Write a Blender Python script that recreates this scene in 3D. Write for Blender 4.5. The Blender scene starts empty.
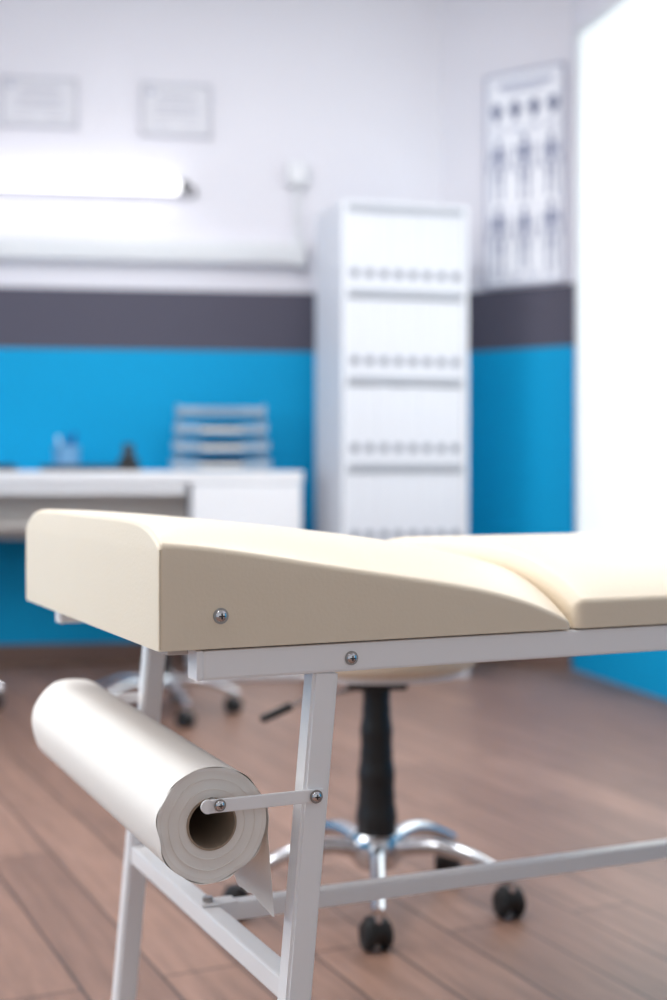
import bpy, bmesh, math, random
import numpy as np
from mathutils import Vector, Matrix, Quaternion
random.seed(3)
D=bpy.data; C=bpy.context
def srgb(r,g,b):
    f=lambda c:(c/255/12.92) if c/255<=.04045 else ((c/255+.055)/1.055)**2.4
    return (f(r),f(g),f(b),1)
# ---------------- materials
def mat(name,col,rough=.5,metal=0,bump=0,bscale=200,emit=0,spec=.5,var=0,vscale=5,trans=0,coat=0,bdist=.001):
    m=D.materials.new(name); m.use_nodes=True; nt=m.node_tree; b=nt.nodes['Principled BSDF']
    b.inputs['Base Color'].default_value=col; b.inputs['Roughness'].default_value=rough
    b.inputs['Metallic'].default_value=metal; b.inputs['Specular IOR Level'].default_value=spec
    b.inputs['Transmission Weight'].default_value=trans; b.inputs['Coat Weight'].default_value=coat
    if emit:
        b.inputs['Emission Color'].default_value=col; b.inputs['Emission Strength'].default_value=emit
    tc=nt.nodes.new('ShaderNodeTexCoord')
    n=nt.nodes.new('ShaderNodeTexNoise'); n.inputs['Scale'].default_value=vscale; n.inputs['Detail'].default_value=4
    nt.links.new(tc.outputs['Object'],n.inputs['Vector'])
    v=var if var else .02
    mx=nt.nodes.new('ShaderNodeMixRGB'); mx.blend_type='MULTIPLY'
    mx.inputs['Color1'].default_value=col
    mp=nt.nodes.new('ShaderNodeMapRange'); mp.inputs['To Min'].default_value=1-v; mp.inputs['To Max'].default_value=1+v
    nt.links.new(n.outputs['Fac'],mp.inputs['Value'])
    mx.inputs['Fac'].default_value=1; nt.links.new(mp.outputs['Result'],mx.inputs['Color2'])
    nt.links.new(mx.outputs['Color'],b.inputs['Base Color'])
    if bump:
        n2=nt.nodes.new('ShaderNodeTexNoise'); n2.inputs['Scale'].default_value=bscale; n2.inputs['Detail'].default_value=3
        nt.links.new(tc.outputs['Object'],n2.inputs['Vector'])
        bp=nt.nodes.new('ShaderNodeBump'); bp.inputs['Strength'].default_value=bump; bp.inputs['Distance'].default_value=bdist
        nt.links.new(n2.outputs['Fac'],bp.inputs['Height']); nt.links.new(bp.outputs['Normal'],b.inputs['Normal'])
    return m
M={}
M['vinyl']=mat('cream_vinyl',srgb(235,221,199),.4,bump=.25,bscale=260,var=.015,vscale=9)
M['seam']=mat('vinyl_seam',srgb(228,215,192),.5)
M['steel']=mat('white_painted_steel',srgb(248,248,250),.32,var=.01,bump=.05,bscale=300)
M['cap']=mat('white_plastic_cap',srgb(248,249,252),.4)
M['chrome']=mat('chrome',srgb(215,217,222),.16,1)
M['bolt']=mat('zinc_bolt',srgb(165,163,162),.3,1)
M['darkslot']=mat('bolt_slot',srgb(40,38,38),.6)
M['paper']=mat('roll_paper',srgb(241,237,232),.85,bump=.35,bscale=90,var=.012,bdist=.0008)
M['paperend']=mat('roll_paper_end',srgb(238,232,226),.9,bump=.5,bscale=220,var=.03,vscale=60)
M['card']=mat('cardboard_core',srgb(160,142,124),.85,var=.06,vscale=40)
M['black']=mat('black_plastic',srgb(20,20,22),.42)
M['rubber']=mat('black_rubber',srgb(24,24,26),.65)
M['white']=mat('white_laminate',srgb(232,233,238),.45)
M['under']=mat('grey_beige_panel',srgb(198,191,187),.6)
M['cab']=mat('cabinet_white_steel',srgb(222,224,231),.45)
M['shelf']=mat('cabinet_grey_edge',srgb(158,162,172),.5)
M['binder']=mat('binder_white',srgb(214,216,224),.5,var=.02)
M['binder2']=mat('binder_ring_grey',srgb(118,122,136),.4)
M['base']=mat('brown_baseboard',srgb(118,92,82),.5,var=.08,vscale=12)
M['ceil']=mat('ceiling_white',srgb(236,236,238),.8,bump=.1)
M['tube']=mat('tube_diffuser',(1,.99,1,1),.4,emit=2.3)
M['frame']=mat('silver_frame',srgb(198,199,209),.4)
M['doc']=mat('document_paper',srgb(224,224,231),.7)
M['ink']=mat('document_ink',srgb(192,192,204),.8)
M['figure']=mat('poster_figure_grey',srgb(130,137,168),.8,var=.1,vscale=30)
M['posterp']=mat('poster_paper',srgb(245,247,254),.5)
M['pink']=mat('poster_print_grey',srgb(178,182,203),.8)
M['tray']=mat('tray_grey_plastic',srgb(150,170,190),.35,var=.03)
M['cup']=mat('pale_blue_cup',srgb(110,162,205),.3)
M['pen']=mat('pen_blue',srgb(30,70,150),.4)
M['blind']=mat('backlit_blind',srgb(244,252,252),.7,emit=.40,var=.01)
M['wframe']=mat('window_frame_white',srgb(225,228,232),.4)
M['panel']=mat('ceiling_panel_diffuser',(1,1,1,1),.5,emit=3)

def wall_mat():
    m=D.materials.new('striped_wall_paint'); m.use_nodes=True; nt=m.node_tree; b=nt.nodes['Principled BSDF']
    g=nt.nodes.new('ShaderNodeNewGeometry'); s=nt.nodes.new('ShaderNodeSeparateXYZ')
    nt.links.new(g.outputs['Position'],s.inputs[0])
    mr=nt.nodes.new('ShaderNodeMath'); mr.operation='DIVIDE'; mr.inputs[1].default_value=3.0
    nt.links.new(s.outputs['Z'],mr.inputs[0])
    cr=nt.nodes.new('ShaderNodeValToRGB'); cr.color_ramp.interpolation='CONSTANT'
    e=cr.color_ramp.elements; e[0].position=0; e[0].color=srgb(0,160,214)
    e[1].position=1.325/3; e[1].color=srgb(88,86,100)
    k=e.new(1.59/3); k.color=srgb(230,229,237)
    nt.links.new(mr.outputs[0],cr.inputs[0]); nt.links.new(cr.outputs[0],b.inputs['Base Color'])
    b.inputs['Roughness'].default_value=.6; b.inputs['Specular IOR Level'].default_value=.2
    n=nt.nodes.new('ShaderNodeTexNoise'); n.inputs['Scale'].default_value=120
    nt.links.new(g.outputs['Position'],n.inputs['Vector'])
    bp=nt.nodes.new('ShaderNodeBump'); bp.inputs['Strength'].default_value=.12; bp.inputs['Distance'].default_value=.002
    nt.links.new(n.outputs['Fac'],bp.inputs['Height']); nt.links.new(bp.outputs['Normal'],b.inputs['Normal'])
    return m
M['wall']=wall_mat()
def floor_mat():
    m=D.materials.new('laminate_planks'); m.use_nodes=True; nt=m.node_tree; b=nt.nodes['Principled BSDF']
    tc=nt.nodes.new('ShaderNodeTexCoord'); mp=nt.nodes.new('ShaderNodeMapping')
    mp.inputs['Rotation'].default_value=(0,0,-math.radians(114.5))
    nt.links.new(tc.outputs['Object'],mp.inputs['Vector'])
    br=nt.nodes.new('ShaderNodeTexBrick'); br.offset=.37; br.inputs['Scale'].default_value=1
    br.inputs['Color1'].default_value=srgb(148,114,98); br.inputs['Color2'].default_value=srgb(129,98,84)
    br.inputs['Mortar'].default_value=srgb(62,45,38)
    br.inputs['Mortar Size'].default_value=.0030; br.inputs['Mortar Smooth'].default_value=.3
    br.inputs['Brick Width'].default_value=1.25; br.inputs['Row Height'].default_value=.13
    nt.links.new(mp.outputs[0],br.inputs['Vector'])
    m2=nt.nodes.new('ShaderNodeMapping'); m2.inputs['Scale'].default_value=(1.2,14,1)
    nt.links.new(mp.outputs[0],m2.inputs['Vector'])
    n=nt.nodes.new('ShaderNodeTexNoise'); n.inputs['Scale'].default_value=3; n.inputs['Detail'].default_value=8; n.inputs['Roughness'].default_value=.65
    nt.links.new(m2.outputs[0],n.inputs['Vector'])
    r=nt.nodes.new('ShaderNodeMapRange'); r.inputs['From Min'].default_value=.3; r.inputs['From Max'].default_value=.7
    r.inputs['To Min'].default_value=.66; r.inputs['To Max'].default_value=1.16
    nt.links.new(n.outputs['Fac'],r.inputs['Value'])
    mx=nt.nodes.new('ShaderNodeMixRGB'); mx.blend_type='MULTIPLY'; mx.inputs['Fac'].default_value=1
    nt.links.new(br.outputs['Color'],mx.inputs['Color1']); nt.links.new(r.outputs['Result'],mx.inputs['Color2'])
    nt.links.new(mx.outputs[0],b.inputs['Base Color'])
    b.inputs['Roughness'].default_value=.42
    bp=nt.nodes.new('ShaderNodeBump'); bp.inputs['Strength'].default_value=.25; bp.inputs['Distance'].default_value=.001
    nt.links.new(n.outputs['Fac'],bp.inputs['Height']); nt.links.new(bp.outputs['Normal'],b.inputs['Normal'])
    return m
M['floor']=floor_mat()

# ---------------- helpers
def link(o,parent=None,m=None,smooth=False):
    C.collection.objects.link(o)
    if parent: o.parent=parent
    if m: o.data.materials.append(M[m])
    if smooth and o.type=='MESH':
        for p in o.data.polygons: p.use_smooth=True
    return o
def empty(name,loc,rz=0):
    o=D.objects.new(name,None); o.location=loc; o.rotation_euler=(0,0,rz); o.empty_display_size=.1
    C.collection.objects.link(o); return o
def from_bm(name,bm,m,parent=None,smooth=False):
    me=D.meshes.new(name); bmesh.ops.recalc_face_normals(bm,faces=bm.faces); bm.to_mesh(me); bm.free()
    return link(D.objects.new(name,me),parent,m,smooth)
def box(name,c,s,m,parent=None,bev=.002,rot=None,seg=2):
    bm=bmesh.new(); bmesh.ops.create_cube(bm,size=1)
    bmesh.ops.scale(bm,vec=s,verts=bm.verts)
    if bev: bmesh.ops.bevel(bm,geom=bm.edges[:]+bm.verts[:],offset=min(bev,min(s)*.45),segments=seg,affect='EDGES',profile=.6)
    o=from_bm(name,bm,m,parent); o.location=c
    if rot: o.rotation_euler=rot
    return o
def boxes(name,lst,m,parent=None,bev=0):
    bm=bmesh.new()
    for c,s in lst:
        r=bmesh.ops.create_cube(bm,size=1); bmesh.ops.scale(bm,vec=s,verts=r['verts']); bmesh.ops.translate(bm,vec=c,verts=r['verts'])
    if bev: bmesh.ops.bevel(bm,geom=bm.edges[:],offset=bev,segments=2,affect='EDGES')
    return from_bm(name,bm,m,parent)
def beam(name,p0,p1,w,h,m,parent=None,bev=.003,side=Vector((0,1,0))):
    p0=Vector(p0);p1=Vector(p1); d=p1-p0; L=d.length; z=d.normalized()
    y=(side-side.dot(z)*z).normalized(); x=y.cross(z)
    bm=bmesh.new(); bmesh.ops.create_cube(bm,size=1); bmesh.ops.scale(bm,vec=(w,h,L),verts=bm.verts)
    bmesh.ops.bevel(bm,geom=bm.edges[:],offset=bev,segments=3,affect='EDGES')
    R=Matrix((x,y,z)).transposed().to_4x4(); bm.transform(Matrix.Translation((p0+p1)/2)@R)
    return from_bm(name,bm,m,parent)
def auto(o,ang=35):
    me=o.data
    bm=bmesh.new(); bm.from_mesh(me)
    for e in bm.edges:
        if len(e.link_faces)==2 and e.calc_face_angle(0)>math.radians(ang): e.smooth=False
    bm.to_mesh(me); bm.free()
def cyl(name,p0,p1,r,m,parent=None,r2=None,seg=32,bev=0,smooth=True):
    p0=Vector(p0);p1=Vector(p1); d=p1-p0
    bm=bmesh.new(); bmesh.ops.create_cone(bm,cap_ends=True,segments=seg,radius1=r,radius2=r if r2 is None else r2,depth=d.length)
    if bev:
        es=[e for e in bm.edges if abs(abs(e.verts[0].co.z)-d.length/2)<1e-6 and abs(e.verts[0].co.z-e.verts[1].co.z)<1e-6]
        bmesh.ops.bevel(bm,geom=es,offset=bev,segments=3,affect='EDGES')
    bm.transform(Matrix.Translation((p0+p1)/2)@d.to_track_quat('Z','Y').to_matrix().to_4x4())
    o=from_bm(name,bm,m,parent,smooth)
    if smooth: auto(o)
    return o
def lathe(name,prof,m,parent=None,seg=48,loc=(0,0,0)):
    bm=bmesh.new(); rings=[]
    for r,z in prof:
        if r<1e-6: rings.append([bm.verts.new((0,0,z))])
        else: rings.append([bm.verts.new((r*math.cos(2*math.pi*i/seg),r*math.sin(2*math.pi*i/seg),z)) for i in range(seg)])
    for a,b in zip(rings,rings[1:]):
        for i in range(seg):
            j=(i+1)%seg
            if len(a)==1 and len(b)==1: continue
            if len(a)==1: bm.faces.new((a[0],b[i],b[j]))
            elif len(b)==1: bm.faces.new((a[i],a[j],b[0]))
            else: bm.faces.new((a[i],a[j],b[j],b[i]))
    o=from_bm(name,bm,m,parent,True); o.location=loc; auto(o,40); return o
def tube(name,pts,r,m,parent=None,radii=None,cyclic=False):
    cu=D.curves.new(name,'CURVE'); cu.dimensions='3D'; cu.bevel_depth=r; cu.bevel_resolution=5; cu.use_fill_caps=True
    sp=cu.splines.new('NURBS'); sp.points.add(len(pts)-1)
    for i,p in enumerate(pts):
        sp.points[i].co=(*p,1)
        if radii: sp.points[i].radius=radii[i]
    sp.use_endpoint_u=True; sp.order_u=3; sp.use_cyclic_u=cyclic; sp.resolution_u=8
    return link(D.objects.new(name,cu),parent,m)

# ---------------- room shell
RY=math.atan2(.143,.99)
A=Vector((.472,6.04)); bd=Vector((.99,.143)).normalized(); L0=A-bd*3.0
B=Vector((.985,5.66)); wd=(Vector((1.185,4.86))-B).normalized(); E1=B+wd*4.8
def wall(name,p0,p1,h=3.0,th=.1,m='wall',z0=0,out=1,offs=0):
    d=(p1-p0).normalized(); n=Vector((-d.y,d.x))*out
    bm=bmesh.new(); q=[p0+n*offs,p1+n*offs,p1+n*(th+offs),p0+n*(th+offs)]
    lo=[bm.verts.new((v.x,v.y,z0)) for v in q]; hi=[bm.verts.new((v.x,v.y,h)) for v in q]
    bm.faces.new(lo); bm.faces.new(hi)
    for i in range(4): j=(i+1)%4; bm.faces.new((lo[i],lo[j],hi[j],hi[i]))
    return from_bm(name,bm,m)
FL=Vector((L0.x,L0.y-6.5))
wall('wall_back',L0,A); wall('wall_corner',A,B); wall('wall_right',B,E1)
wall('wall_left',FL,L0)
wall('baseboard_back',L0,A,h=.085,th=.015,m='base',offs=-.015)
wall('baseboard_corner',A,B,h=.085,th=.015,m='base',offs=-.015)
def plane(name,z,m,th):
    return box(name,(0.2,2.4,z),(6.4,8.6,th),m,bev=0)
plane('floor',-.05,'floor',.1); plane('ceiling',3.05,'ceil',.1)

def wframe(name,a,y=0,z=0):
    p=A-bd*a+Vector((-.143,.99)).normalized()*y
    return empty(name,(p.x,p.y,z),RY)
e=wframe('wall_tube_lamp',1.72,-.07,2.023)
cyl('diffuser',(-.575,0,0),(.575,0,0),.030,'tube',e,bev=.01)
cyl('end_cap_right',(.575,0,0),(.61,0,0),.029,'black',e,bev=.006)
cyl('end_cap_left',(-.605,0,0),(-.575,0,0),.029,'black',e,bev=.006)
box('mount_bar',(0,.048,0),(1.15,.036,.045),'white',e)
tube('cable',[(.6,0,0),(.63,.02,0),(.64,.05,-.0),(.64,.06,-.03)],.006,'black',e)
e=wframe('wall_cable_trunking',1.63,-.03,0)
box('trunk_body',(0,0,1.755),(2.02,.058,.10),'white',e,bev=.006)
box('trunk_lid',(0,-.032,1.755),(2.0,.008,.07),'wframe',e,bev=.003)
box('trunk_end',(1.0,-.005,1.755),(.05,.07,.115),'wframe',e,bev=.006)
e=wframe('wall_switch_box',.64,-.03,0)
box('conduit',(0,.012,1.95),(.02,.03,.30),'wframe',e)
box('box',(0,0,2.10),(.09,.04,.10),'wframe',e,bev=.01)
box('cover',(0,-.022,2.10),(.07,.006,.08),'white',e,bev=.003)
def certificate(a,w,h,z):
    e=wframe('framed_certificate',a,-.012,z)
    t=.011
    boxes('frame',[((0,0,h/2-t/2),(w,.02,t)),((0,0,-h/2+t/2),(w,.02,t)),((-w/2+t/2,0,0),(t,.02,h)),((w/2-t/2,0,0),(t,.02,h))],'frame',e,bev=.002)
    box('document',(0,.003,0),(w-.02,.006,h-.02),'doc',e,bev=0)
    L=[((0,-.001,h*.25),(w*.5,.002,.014)),((0,-.001,h*.08),(w*.62,.002,.006)),((0,-.001,-.0),(w*.58,.002,.006)),((0,-.001,-h*.1),(w*.6,.002,.006)),((-w*.2,-.001,-h*.3),(w*.2,.002,.006)),((w*.2,-.001,-h*.3),(w*.2,.002,.006))]
    boxes('text_lines',L,'ink',e)
    cyl('seal',(-w*.36,-.0005,h*.33),(-w*.36,-.003,h*.33),.012,'pink',e)
certificate(1.733,.32,.212,2.372); certificate(1.158,.30,.227,2.361)

# poster on corner wall
cd=(B-A).normalized(); cn=Vector((-cd.y,cd.x))
p=A+cd*.425-cn*.012
e=empty('anatomy_poster',(p.x,p.y,2.055),math.atan2(cd.y,cd.x))
pw,ph=.37,.90
box('sheet',(0,.004,0),(pw,.006,ph),'posterp',e,bev=0)
t=.008
boxes('frame',[((0,0,ph/2),(pw+t,.018,t)),((0,0,-ph/2),(pw+t,.018,t)),((-pw/2,0,0),(t,.018,ph)),((pw/2,0,0),(t,.018,ph))],'pink',e,bev=.002)
boxes('title_lines',[((0,0,.40),(.26,.003,.020)),((0,0,.372),(.18,.003,.008))]+[((x,0,z),(.05,.003,.005)) for x in(-.12,-.04,.04,.12) for z in(.218,.208,-.415,-.405)]+[((x,0,z),(.03,.003,.004)) for x in(-.06,.06) for z in(.13,.05,-.13,-.22,-.30)],'pink',e)
bm=bmesh.new()
def ell(cx,cz,rx,rz):
    r=bmesh.ops.create_circle(bm,cap_ends=True,segments=20,radius=1)
    bmesh.ops.transform(bm,matrix=Matrix.Translation((cx,-.0015,cz))@Matrix.Rotation(math.pi/2,4,'X')@Matrix.Diagonal((rx,rz,1,1)),verts=r['verts'])
for x in(-.135,-.045,.045,.135):
    ell(x,.30,.025,.028); ell(x,.268,.014,.018); ell(x+.011,.29,.015,.018)
def fig(cx,cz,s):
    ell(cx,cz+.13*s,.015*s,.020*s); ell(cx,cz+.070*s,.027*s,.036*s); ell(cx,cz+.015*s,.022*s,.020*s)
    for k in(-1,1):
        ell(cx+k*.042*s,cz+.07*s,.006*s,.032*s); ell(cx+k*.055*s,cz+.01*s,.005*s,.032*s)
        ell(cx+k*.018*s,cz-.045*s,.009*s,.045*s); ell(cx+k*.021*s,cz-.125*s,.006*s,.042*s)
fig(-.125,.05,.84); fig(.0,.05,.92); fig(.125,.05,.84)
fig(-.125,-.245,.92); fig(.0,-.245,.84); fig(.125,-.245,.92)
from_bm('figures',bm,'figure',e)

# window with backlit blind on right wall
wn=Vector((-wd.y,wd.x))
p=B+wd*1.42-wn*.02
e=empty('window_1',(p.x,p.y,0),math.atan2(wd.y,wd.x))
ww,z0,z1=2.6,.45,2.60; zc=(z0+z1)/2
box('blind',(0,0,zc),(ww-.06,.012,z1-z0-.05),'blind',e,bev=0)
boxes('frame',[((0,0,z1-.015),(ww,.04,.03)),((0,0,z0+.015),(ww,.05,.03)),((-ww/2+.015,0,zc),(.03,.04,z1-z0)),((ww/2-.015,0,zc),(.03,.04,z1-z0))],'wframe',e,bev=.003)
e=empty('added_left_window',(FL.x+.03,2.2,0),math.pi/2)  # unseen window with glowing blind, added as a light source on the left
box('blind',(0,0,1.7),(1.9,.012,1.5),'blind',e,bev=0)
boxes('frame',[((0,0,2.465),(2,.05,.05)),((0,0,.935),(2,.08,.05)),((-.975,0,1.7),(.05,.05,1.58)),((.975,0,1.7),(.05,.05,1.58)),((0,0,1.7),(.04,.04,1.5))],'wframe',e,bev=.003)

# ---------------- desk
e=wframe('office_desk',1.64,0,0)
TZ=.815
box('desktop',(0,-.30,TZ-.0225),(1.912,.6,.045),'white',e,bev=.004)
box('front_apron',(-.22,-.575,TZ-.066),(1.44,.018,.045),'white',e)
box('drawer_carcass',(.737,-.31,.385),(.43,.56,.765),'white',e,bev=.004)
for i,(zc_,hh) in enumerate([(.665,.19),(.455,.21),(.18,.32)]):
    box('drawer_front_%d'%(i+1),(.737,-.597,zc_),(.418,.016,hh),'white',e,bev=.003)
box('side_panel',(-.935,-.3,.385),(.03,.58,.768),'white',e)
box('modesty_panel',(-.20,-.42,.66),(1.43,.018,.22),'under',e)
box('cable_shelf',(-.20,-.46,.60),(1.43,.14,.016),'under',e)
e=wframe('letter_tray_stack',.99,-.3,TZ)
for i in range(4):
    z=.012+i*.072; w=.39-.014*i; d=.25
    boxes('tray_%d'%(i+1),[((0,0,z),(w,d,.006)),((0,d/2,z+.02),(w,.006,.042)),((-w/2,0,z+.02),(.006,d,.042)),((w/2,0,z+.02),(.006,d,.042)),((-w*.36,-d/2,z+.014),(w*.27,.006,.03)),((w*.36,-d/2,z+.014),(w*.27,.006,.03))],'tray',e,bev=.0015)
    if i<3: box('papers_%d'%(i+1),(0,-.01,z+.010),(.21,.22,.012),'paper',e,bev=.001)
boxes('risers',[((x,y,.115),(.01,.012,.22)) for x in(-.168,.168) for y in(-.1,.1)]+[((x,y,.005),(.02,.02,.01)) for x in(-.16,.16) for y in(-.1,.1)],'tray',e,bev=.001)
e=wframe('black_tape_dispenser',1.36,-.26,TZ)
box('body',(0,0,.03),(.08,.11,.06),'black',e,bev=.014)
cyl('spool',(-.022,0,.072),(.022,0,.072),.042,'black',e,bev=.003)
e=wframe('pencil_cup',1.61,-.22,TZ)
lathe('cup',[(0,0),(.044,0),(.05,.005),(.054,.105),(.051,.105),(.044,.008),(0,.008)],'cup',e)
for i,(x,y,tx) in enumerate([(.01,.01,.012),(-.015,.0,-.02),(.0,-.015,.004),(.015,-.01,.02)]):
    cyl('pen_%d'%(i+1),(x*.6,y*.6,.012),(x+tx,y,.135+.008*i),.006,'pen' if i!=1 else 'white',e)
e=wframe('keyboard',2.02,-.45,TZ)
box('base',(0,0,.011),(.46,.16,.018),'black',e,bev=.004)
boxes('keys',[((-.21+.0245*i,-.055+.027*j,.0225),(.02,.022,.007)) for i in range(18) for j in range(5)],'rubber',e,bev=.0015)
e=wframe('laptop',1.50,-.475,TZ)
box('body',(0,0,.009),(.38,.22,.013),'black',e,bev=.003)
box('lid',(0,0,.0195),(.38,.22,.007),'black',e,bev=.003)

# ---------------- cabinet
cy=math.radians(16.0)
e=empty('file_cabinet',(.035,5.3,0),cy)
W_,Dp,H_=.520,.40,1.865
boxes('carcass',[((.01,Dp/2,H_/2),(.02,Dp,H_)),((W_-.01,Dp/2,H_/2),(.02,Dp,H_)),((W_/2,Dp-.005,H_/2),(W_-.04,.01,H_-.002)),((W_/2,Dp/2,H_-.006),(W_-.0402,Dp-.001,.012)),((W_/2,Dp/2+.01,.03),(W_-.0402,Dp-.03,.06))],'cab',e)
zs=[1.86-.34*(5-i) for i in range(5)]
boxes('shelves',[((W_/2,Dp/2-.008,z-.012),(W_-.041,Dp-.02,.026)) for z in zs]+[((W_/2,.0035,H_-.025),(W_-.038,.008,.026))],'shelf',e)
bl=[];rl=[]
n=8; bw=(W_-.044)/n
for z in zs:
    for i in range(n):
        x=.022+bw*(i+.5); hh=.305+random.uniform(-.002,.002); dy=random.uniform(-.001,.001)
        bl.append(((x,.006+.14+dy,z+.002+hh/2),(bw-.0012,.28,hh)))
        rl.append((x,.006+dy,z+.066))
boxes('binders',bl,'binder',e,bev=.0012)
bm=bmesh.new()
for x,y,z in rl:
    r=bmesh.ops.create_cone(bm,cap_ends=True,segments=16,radius1=.0175,radius2=.0175,depth=.004)
    bmesh.ops.transform(bm,matrix=Matrix.Translation((x,y-.001,z))@Matrix.Rotation(math.pi/2,4,'X'),verts=r['verts'])
from_bm('binder_finger_rings',bm,'binder2',e)

# ---------------- stools
def stool(loc,rz,seat=.44,name='rolling_stool',lever=math.radians(200)):
    e=empty(name,(loc[0],loc[1],0),0)
    lathe('seat_cushion',[(0,seat+.075),(.12,seat+.075),(.165,seat+.068),(.185,seat+.05),(.19,seat+.03),(.183,seat+.012),(.17,seat+.004),(0,seat+.004)],'vinyl',e)
    lathe('seat_board',[(0,seat+.004),(.16,seat+.004),(.16,seat-.006),(0,seat-.006)],'cap',e)
    box('seat_plate',(0,0,seat-.02),(.11,.11,.026),'black',e,bev=.006)
    prof=[(0,seat-.03),(.026,seat-.03)]
    nz=7; zt,zb=seat-.035,.125
    for i in range(nz+1):
        z=zt+(zb-zt)*i/nz; r=.025+.012*(i//2)/3
        prof+=[(r,z+.012),(r+.002,z),(r+.001,z-.01)]
    prof+=[(.037,.12),(0,.12)]
    lathe('gas_column_cover',prof,'black',e)
    lathe('hub',[(0,.135),(.04,.135),(.046,.125),(.046,.085),(.036,.072),(0,.072)],'chrome',e)
    ca,sa=math.cos(lever),math.sin(lever)
    tube('height_lever',[(.03*ca,.03*sa,seat-.035),(.13*ca,.13*sa,seat-.045),(.17*ca,.17*sa,seat-.062),(.19*ca,.19*sa,seat-.07)],.005,'chrome',e)
    cyl('lever_grip',(.165*ca,.165*sa,seat-.060),(.225*ca,.225*sa,seat-.082),.008,'black',e,bev=.003)
    for i in range(5):
        a=rz+i*2*math.pi/5; c,s_=math.cos(a),math.sin(a)
        f=lambda r,z:(r*c,r*s_,z)
        tube('leg_%d'%(i+1),[f(.03,.105),f(.09,.122),f(.16,.112),f(.22,.088),f(.262,.068)],.0135,'chrome',e,radii=[1.2,1.1,1,.9,.85])
        cyl('castor_stem_%d'%(i+1),f(.255,.075),f(.255,.045),.007,'chrome',e)
        ta=a+.9+i*1.3 if i else a+math.pi+.35
        tc_,ts=math.cos(ta),math.sin(ta)
        base=Vector(f(.255,0)); ax=Vector((-ts,tc_,0)); fw=Vector((tc_,ts,0))*.012
        for k,sg in enumerate((-1,1)):
            c0=base+fw+ax*sg*.006+Vector((0,0,.026)); c1=base+fw+ax*sg*.024+Vector((0,0,.026))
            cyl('castor_wheel_%d_%d'%(i+1,k+1),c0,c1,.026,'rubber',e,bev=.005)
        c0=base+fw-ax*.02+Vector((0,0,.034)); c1=base+fw+ax*.02+Vector((0,0,.034))
        cyl('castor_hood_%d'%(i+1),c0,c1,.0245,'black',e,bev=.006)
    return e
stool((.08,2.55),math.radians(-91))
stool((-.58,4.55),math.radians(-62),lever=.4)
stool((-1.39,4.72),math.radians(-10),lever=2.5)

# ---------------- examination couch
e=empty('examination_couch',(-.166,1.3,0),math.atan2(.415,.91))
Wd=.60
def fitf(pts,deg):
    c=np.polyfit([p[0] for p in pts],[p[1] for p in pts],deg); return lambda t: float(np.polyval(c,t))
E_h=fitf([(0,.7375),(.1,.7245),(.2,.7095),(.281,.694),(.377,.676),(.44,.657),(.466,.643)],4)
C_h=fitf([(0,.757),(.1,.7515),(.2,.7425),(.281,.7315),(.377,.718),(.44,.705),(.466,.698)],4)
def pad(name,t0,t1,Ef,Cf,hb,r0,r1,nt=40,sharp=0):
    rows=[]
    K=7
    for k in range(K+1):
        a=math.pi/2*k/K; rows.append((t0+r0*(1-math.cos(a)),r0*(1-math.sin(a))))
    for i in range(1,nt): rows.append((t0+r0+(t1-r1-t0-r0)*i/nt,0))
    for k in range(K,-1,-1):
        a=math.pi/2*k/K; rows.append((t1-r1*(1-math.cos(a)),r1*(1-math.sin(a))))
    bm=bmesh.new(); R=[]
    for t,ins in rows:
        E=Ef(t);Cc=Cf(t); rs=min(.008,(E-hb)*.6); half=[]
        ex=3.5+sharp*max(0,1-t/.25)
        for q in(0,.15,.5,.85,1): half.append((0,hb+(E-rs-hb)*q))
        for k in range(1,6):
            a=math.radians(13*k); half.append((rs*(1-math.cos(a)),E-rs+rs*math.sin(a)))
        yb,zb=half[-1]
        for d in(.006,.012,.02,.03,.045,.06,.08,.105,.135,.17,.21,.25): 
            x=min(d/.3,1); half.append((yb+d,zb+(Cc-zb)*(1-(1-x)**ex)))
        full=half+[(Wd/2,Cc)]+[(Wd-y,z) for y,z in reversed(half)]
        ring=[]
        for y,z in full:
            y2=ins+y*(1-2*ins/Wd); z2=hb+ (z-hb)*(1-ins/max(E-hb,.012)*.9 if E-hb>ins else .2)
            ring.append(bm.verts.new((t,y2,z2)))
        R.append(ring)
    for a,b in zip(R,R[1:]):
        for i in range(len(a)-1): bm.faces.new((a[i],a[i+1],b[i+1],b[i]))
        bm.faces.new((a[-1],a[0],b[0],b[-1]))
    for ring in(R[0],R[-1]):
        n=len(ring)
        for i in range(n//2):
            j=n-1-i
            if j-1>i+1: bm.faces.new((ring[i],ring[i+1],ring[j-1],ring[j]))
            elif j-1==i+1: bm.faces.new((ring[i],ring[i+1],ring[j]))
    o=from_bm(name,bm,'vinyl',e,True); auto(o,50); return o
pad('headrest_pad',0,.468,E_h,C_h,.632,.006,.006,sharp=5)
pad('main_pad',.474,1.90,lambda t:.666,lambda t:.7175,.632,.012,.02)
tube('headrest_seam',[(.0015,.0015,.634),(.001,.001,.68),(.0015,.0015,.729)],.0011,'seam',e)
tube('headrest_seam_far',[(.0015,.5985,.634),(.001,.599,.68),(.0015,.5985,.729)],.0011,'seam',e)
box('headrest_board',(.24,.30,.628),(.44,.53,.010),'under',e,bev=.002)
box('main_board',(1.19,.30,.628),(1.40,.53,.010),'under',e,bev=.002)
for i,y in enumerate((.018,.582)):
    box('long_rail_%d'%(i+1),((.046+1.88)/2,y,.6155),(1.834,.028,.029),'steel',e,bev=.003)
    box('rail_cap_%d'%(i+1),(.043,y,.6155),(.008,.029,.030),'cap',e,bev=.003)
for i,x in enumerate((.20,.52,1.1,1.72)):
    box('cross_rail_%d'%(i+1),(x,.3,.611),(.025,.536,.024),'steel',e,bev=.002)
lt=.026
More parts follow.
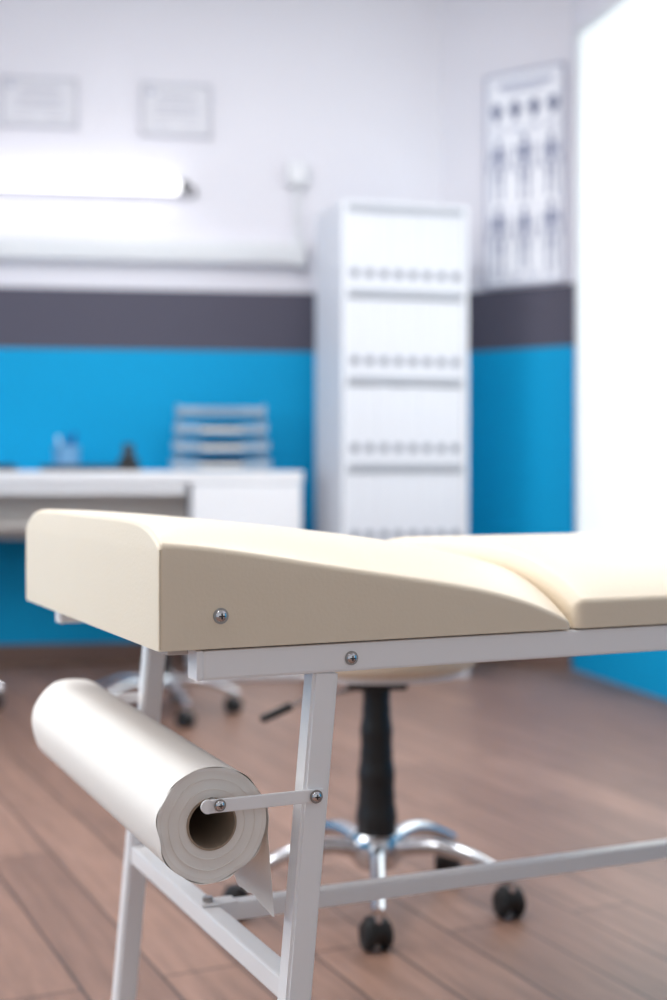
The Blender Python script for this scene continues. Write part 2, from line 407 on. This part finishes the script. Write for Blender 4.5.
for i,(y) in enumerate((.0195,.5805)):
    beam('head_leg_%d'%(i+1),(.178,y,.603),(.124,y,.012),.028,lt,'steel',e)
    beam('foot_leg_%d'%(i+1),(1.73,y,.603),(1.774,y,.012),.028,lt,'steel',e)
    box('foot_cap_h%d'%(i+1),(.1235,y,.009),(.032,.030,.018),'rubber',e,bev=.004)
    box('foot_cap_f%d'%(i+1),(1.7745,y,.009),(.032,.030,.018),'rubber',e,bev=.004)
box('head_crossbar',(.149,.3,.280),(.024,.538,.024),'steel',e,bev=.003)
box('foot_crossbar',(1.753,.3,.280),(.024,.538,.024),'steel',e,bev=.003)
box('centre_stretcher',((.160+1.742)/2,.285,.282),(1.582,.024,.021),'steel',e,bev=.003)
box('stretcher_bracket',(.160,.285,.2937),(.045,.026,.0025),'steel',e,bev=.001)
def bolt(name,x,y,z,r=.0078,d=Vector((0,-1,0))):
    p=Vector((x,y,z))
    cyl(name+'_washer',p,p+d*.0016,r,'bolt',e,bev=.0004)
    bm=bmesh.new(); bmesh.ops.create_uvsphere(bm,u_segments=24,v_segments=10,radius=r*.78)
    bmesh.ops.scale(bm,vec=(1,.5,1),verts=bm.verts); bmesh.ops.translate(bm,vec=p+d*.0014,verts=bm.verts)
    from_bm(name+'_head',bm,'chrome',e,True)
    boxes(name+'_slot',[(p+d*(.0014+r*.38),(r*.75,.0012,r*.16)),(p+d*(.0014+r*.38),(r*.16,.0012,r*.75))],'darkslot',e)
bolt('headrest_bolt',.0624,.0003,.6635)
bolt('rail_bolt',.204,.004,.6145,.0072)
bolt('arm_bolt',.164,.0015,.4785,.0068)
bolt('arm_end_bolt',.062,.0015,.480,.006)
p=Vector((.149,.285,.295)); cyl('bracket_bolt',p,p+Vector((0,0,.006)),.0065,'bolt',e,bev=.001)
RZ=.011 # roll rod climbs slightly toward the far arm (per metre factor applied below)
def rz_(y): return (y-.02)*RZ/.56
for i,y in enumerate((.004,.596)):
    dz=max(0,rz_(y))
    box('roll_arm_%d'%(i+1),(.1115,y,.479+dz),(.122,.003,.0135),'steel',e,bev=.0014)
    cyl('roll_arm_end_%d'%(i+1),(.0505,y-.0015,.479+dz),(.0505,y+.0015,.479+dz),.0068,'steel',e)
cyl('roll_rod',(.061,.003,.479),(.061,.597,.479+rz_(.597)),.004,'bolt',e)

# ---------------- paper roll
rc=Vector((.061,0,.457)); ri=.0238; ro=.0565; y0,y1=.022,.582
r_e=empty('paper_roll',e.location,e.rotation_euler.z)
def ringmesh(name,prof,m,seg=96,wob=None):
    bm=bmesh.new(); rings=[]
    for k,(r,y) in enumerate(prof):
        ring=[]
        for i in range(seg):
            a=2*math.pi*i/seg; rr,yy=(r,y) if not wob else wob(k,r,y,a)
            ring.append(bm.verts.new((rc.x+rr*math.cos(a),yy,rc.z+rr*math.sin(a)+rz_(yy))))
        rings.append(ring)
    for a,b in zip(rings,rings[1:]):
        for i in range(seg): j=(i+1)%seg; bm.faces.new((a[i],a[j],b[j],b[i]))
    o=from_bm(name,bm,m,r_e,True); auto(o,45); return o
def wb(k,r,y,a):
    f=max(0,(r-.03)/.026)
    r=r+f*(.0009*math.sin(3*a+1)+.0006*math.sin(7*a))
    if y<y0+.004: y=y+f*(.0010*math.sin(4*a+.5)+.0006*math.sin(9*a))
    return r,y
ringmesh('wound_paper',[(.0256,y0+.0008),(.032,y0),(.037,y0+.0006),(.042,y0),(.047,y0+.0005),(.051,y0-.0003),(ro-.0006,y0-.0012),(ro,y0-.0010)]+[(ro,y0+(y1-y0)*q) for q in(.02,.1,.3,.5,.7,.9)]+[(ro,y1-.002),(ro-.002,y1),(.0256,y1)],'paper',wob=wb)
for k,rr in enumerate((.034,.0445,.0525)):
    ringmesh('layer_edge_%d'%(k+1),[(rr,y0+.002),(rr,y0-.0008),(rr+.0006,y0-.0008),(rr+.0006,y0+.002)],'paperend',wob=wb)
ringmesh('cardboard_core',[(.0257,y0+.01),(.0257,y0-.001),(ri,y0-.001),(ri,y1+.001),(.0257,y1+.001)],'card')
def wo(k,r,y,a):
    r=r+.0009*math.sin(3*a+1)+.0006*math.sin(7*a)
    if k==0: y=y+.0014*math.sin(5*a+.5)+.0012*math.sin(11*a); r=r+.0007*math.sin(9*a)
    return r,y
ringmesh('outer_sheet',[(ro+.0006,y0-.0018),(ro+.0006,y0+.006),(ro+.0005,y0+.03),(ro+.0005,y1-.03),(ro+.0005,y1)],'paper',wob=wo)
# hanging torn flap
bm=bmesh.new(); NU,NV=34,24; G=[]
a0=math.radians(20); 
for i in range(NU+1):
    q=i/NU; y=y0-.003+q*.24
    r=ro+.0026
    lim=math.radians(32)+math.radians(14)*q
    Lh=lim*r+.086*max(0,1-q)**.5*(1-.10*q)+.0025*math.sin(q*25)+.0012*math.sin(q*61)+.002
    row=[]
    for j in range(NV+1):
        s=Lh*j/NV; th=s/r
        if th<lim:
            a=a0-th; x=rc.x+r*math.cos(a); z=rc.z+r*math.sin(a); hang=0
        else:
            a=a0-lim; s2=s-lim*r; dx=math.sin(a)*0.10; x=rc.x+r*math.cos(a)+s2*(.06+dx*q); z=rc.z+r*math.sin(a)-s2; hang=s2
            x+=.003*math.sin(q*11+1.2)*(s2/.07)
        yy=y+hang*.04*(1-q)
        row.append(bm.verts.new((x,yy,z+rz_(yy))))
    G.append(row)
for i in range(NU):
    for j in range(NV): bm.faces.new((G[i][j],G[i+1][j],G[i+1][j+1],G[i][j+1]))
from_bm('torn_flap',bm,'paper',r_e,True)

# ---------------- lights
def area(name,loc,rot,sx,sy,pw,col=(1,1,1)):
    l=D.lights.new(name,'AREA'); l.shape='RECTANGLE'; l.size=sx; l.size_y=sy; l.energy=pw; l.color=col
    o=D.objects.new(name,l); o.location=loc; o.rotation_euler=rot; C.collection.objects.link(o); return o
for i,(x,y) in enumerate(((-1.0,1.2),(-.6,3.8),(.7,2.6))):
    p=empty('ceiling_light_panel',(x,y,0))
    box('housing',(0,0,2.975),(.64,1.24,.045),'wframe',p); box('diffuser',(0,0,2.95),(.6,1.2,.006),'panel',p,bev=0)
    area('ceiling_panel_lamp',(x,y,2.94),(0,0,0),.6,1.2,(24,26,21)[i])
area('added_left_light',(FL.x+.08,1.9,1.7),(0,-math.pi/2,0),1.5,1.9,42,(1,.98,.96))  # added area lamp inside the left wall, lights the couch from the left
p=B+wd*1.6-wn*.06
area('window_daylight_right',(p.x,p.y,1.6),(math.pi/2,0,math.atan2(wd.y,wd.x)),2.2,1.7,14)
w=D.worlds.new('world'); C.scene.world=w; w.use_nodes=True
w.node_tree.nodes['Background'].inputs[0].default_value=(.97,.975,1,1); w.node_tree.nodes['Background'].inputs[1].default_value=.53
# ---------------- camera
cam=D.cameras.new('camera'); co=D.objects.new('camera',cam); C.collection.objects.link(co)
co.location=(0,0,.8); co.rotation_euler=(math.pi/2,0,0)
cam.sensor_width=36; cam.lens=49.3; cam.shift_y=-.025
cam.dof.use_dof=True; cam.dof.focus_distance=1.345; cam.dof.aperture_fstop=2.8; cam.clip_start=.05
C.scene.camera=co
C.scene.view_settings.view_transform='Standard'
C.scene.view_settings.exposure=.08
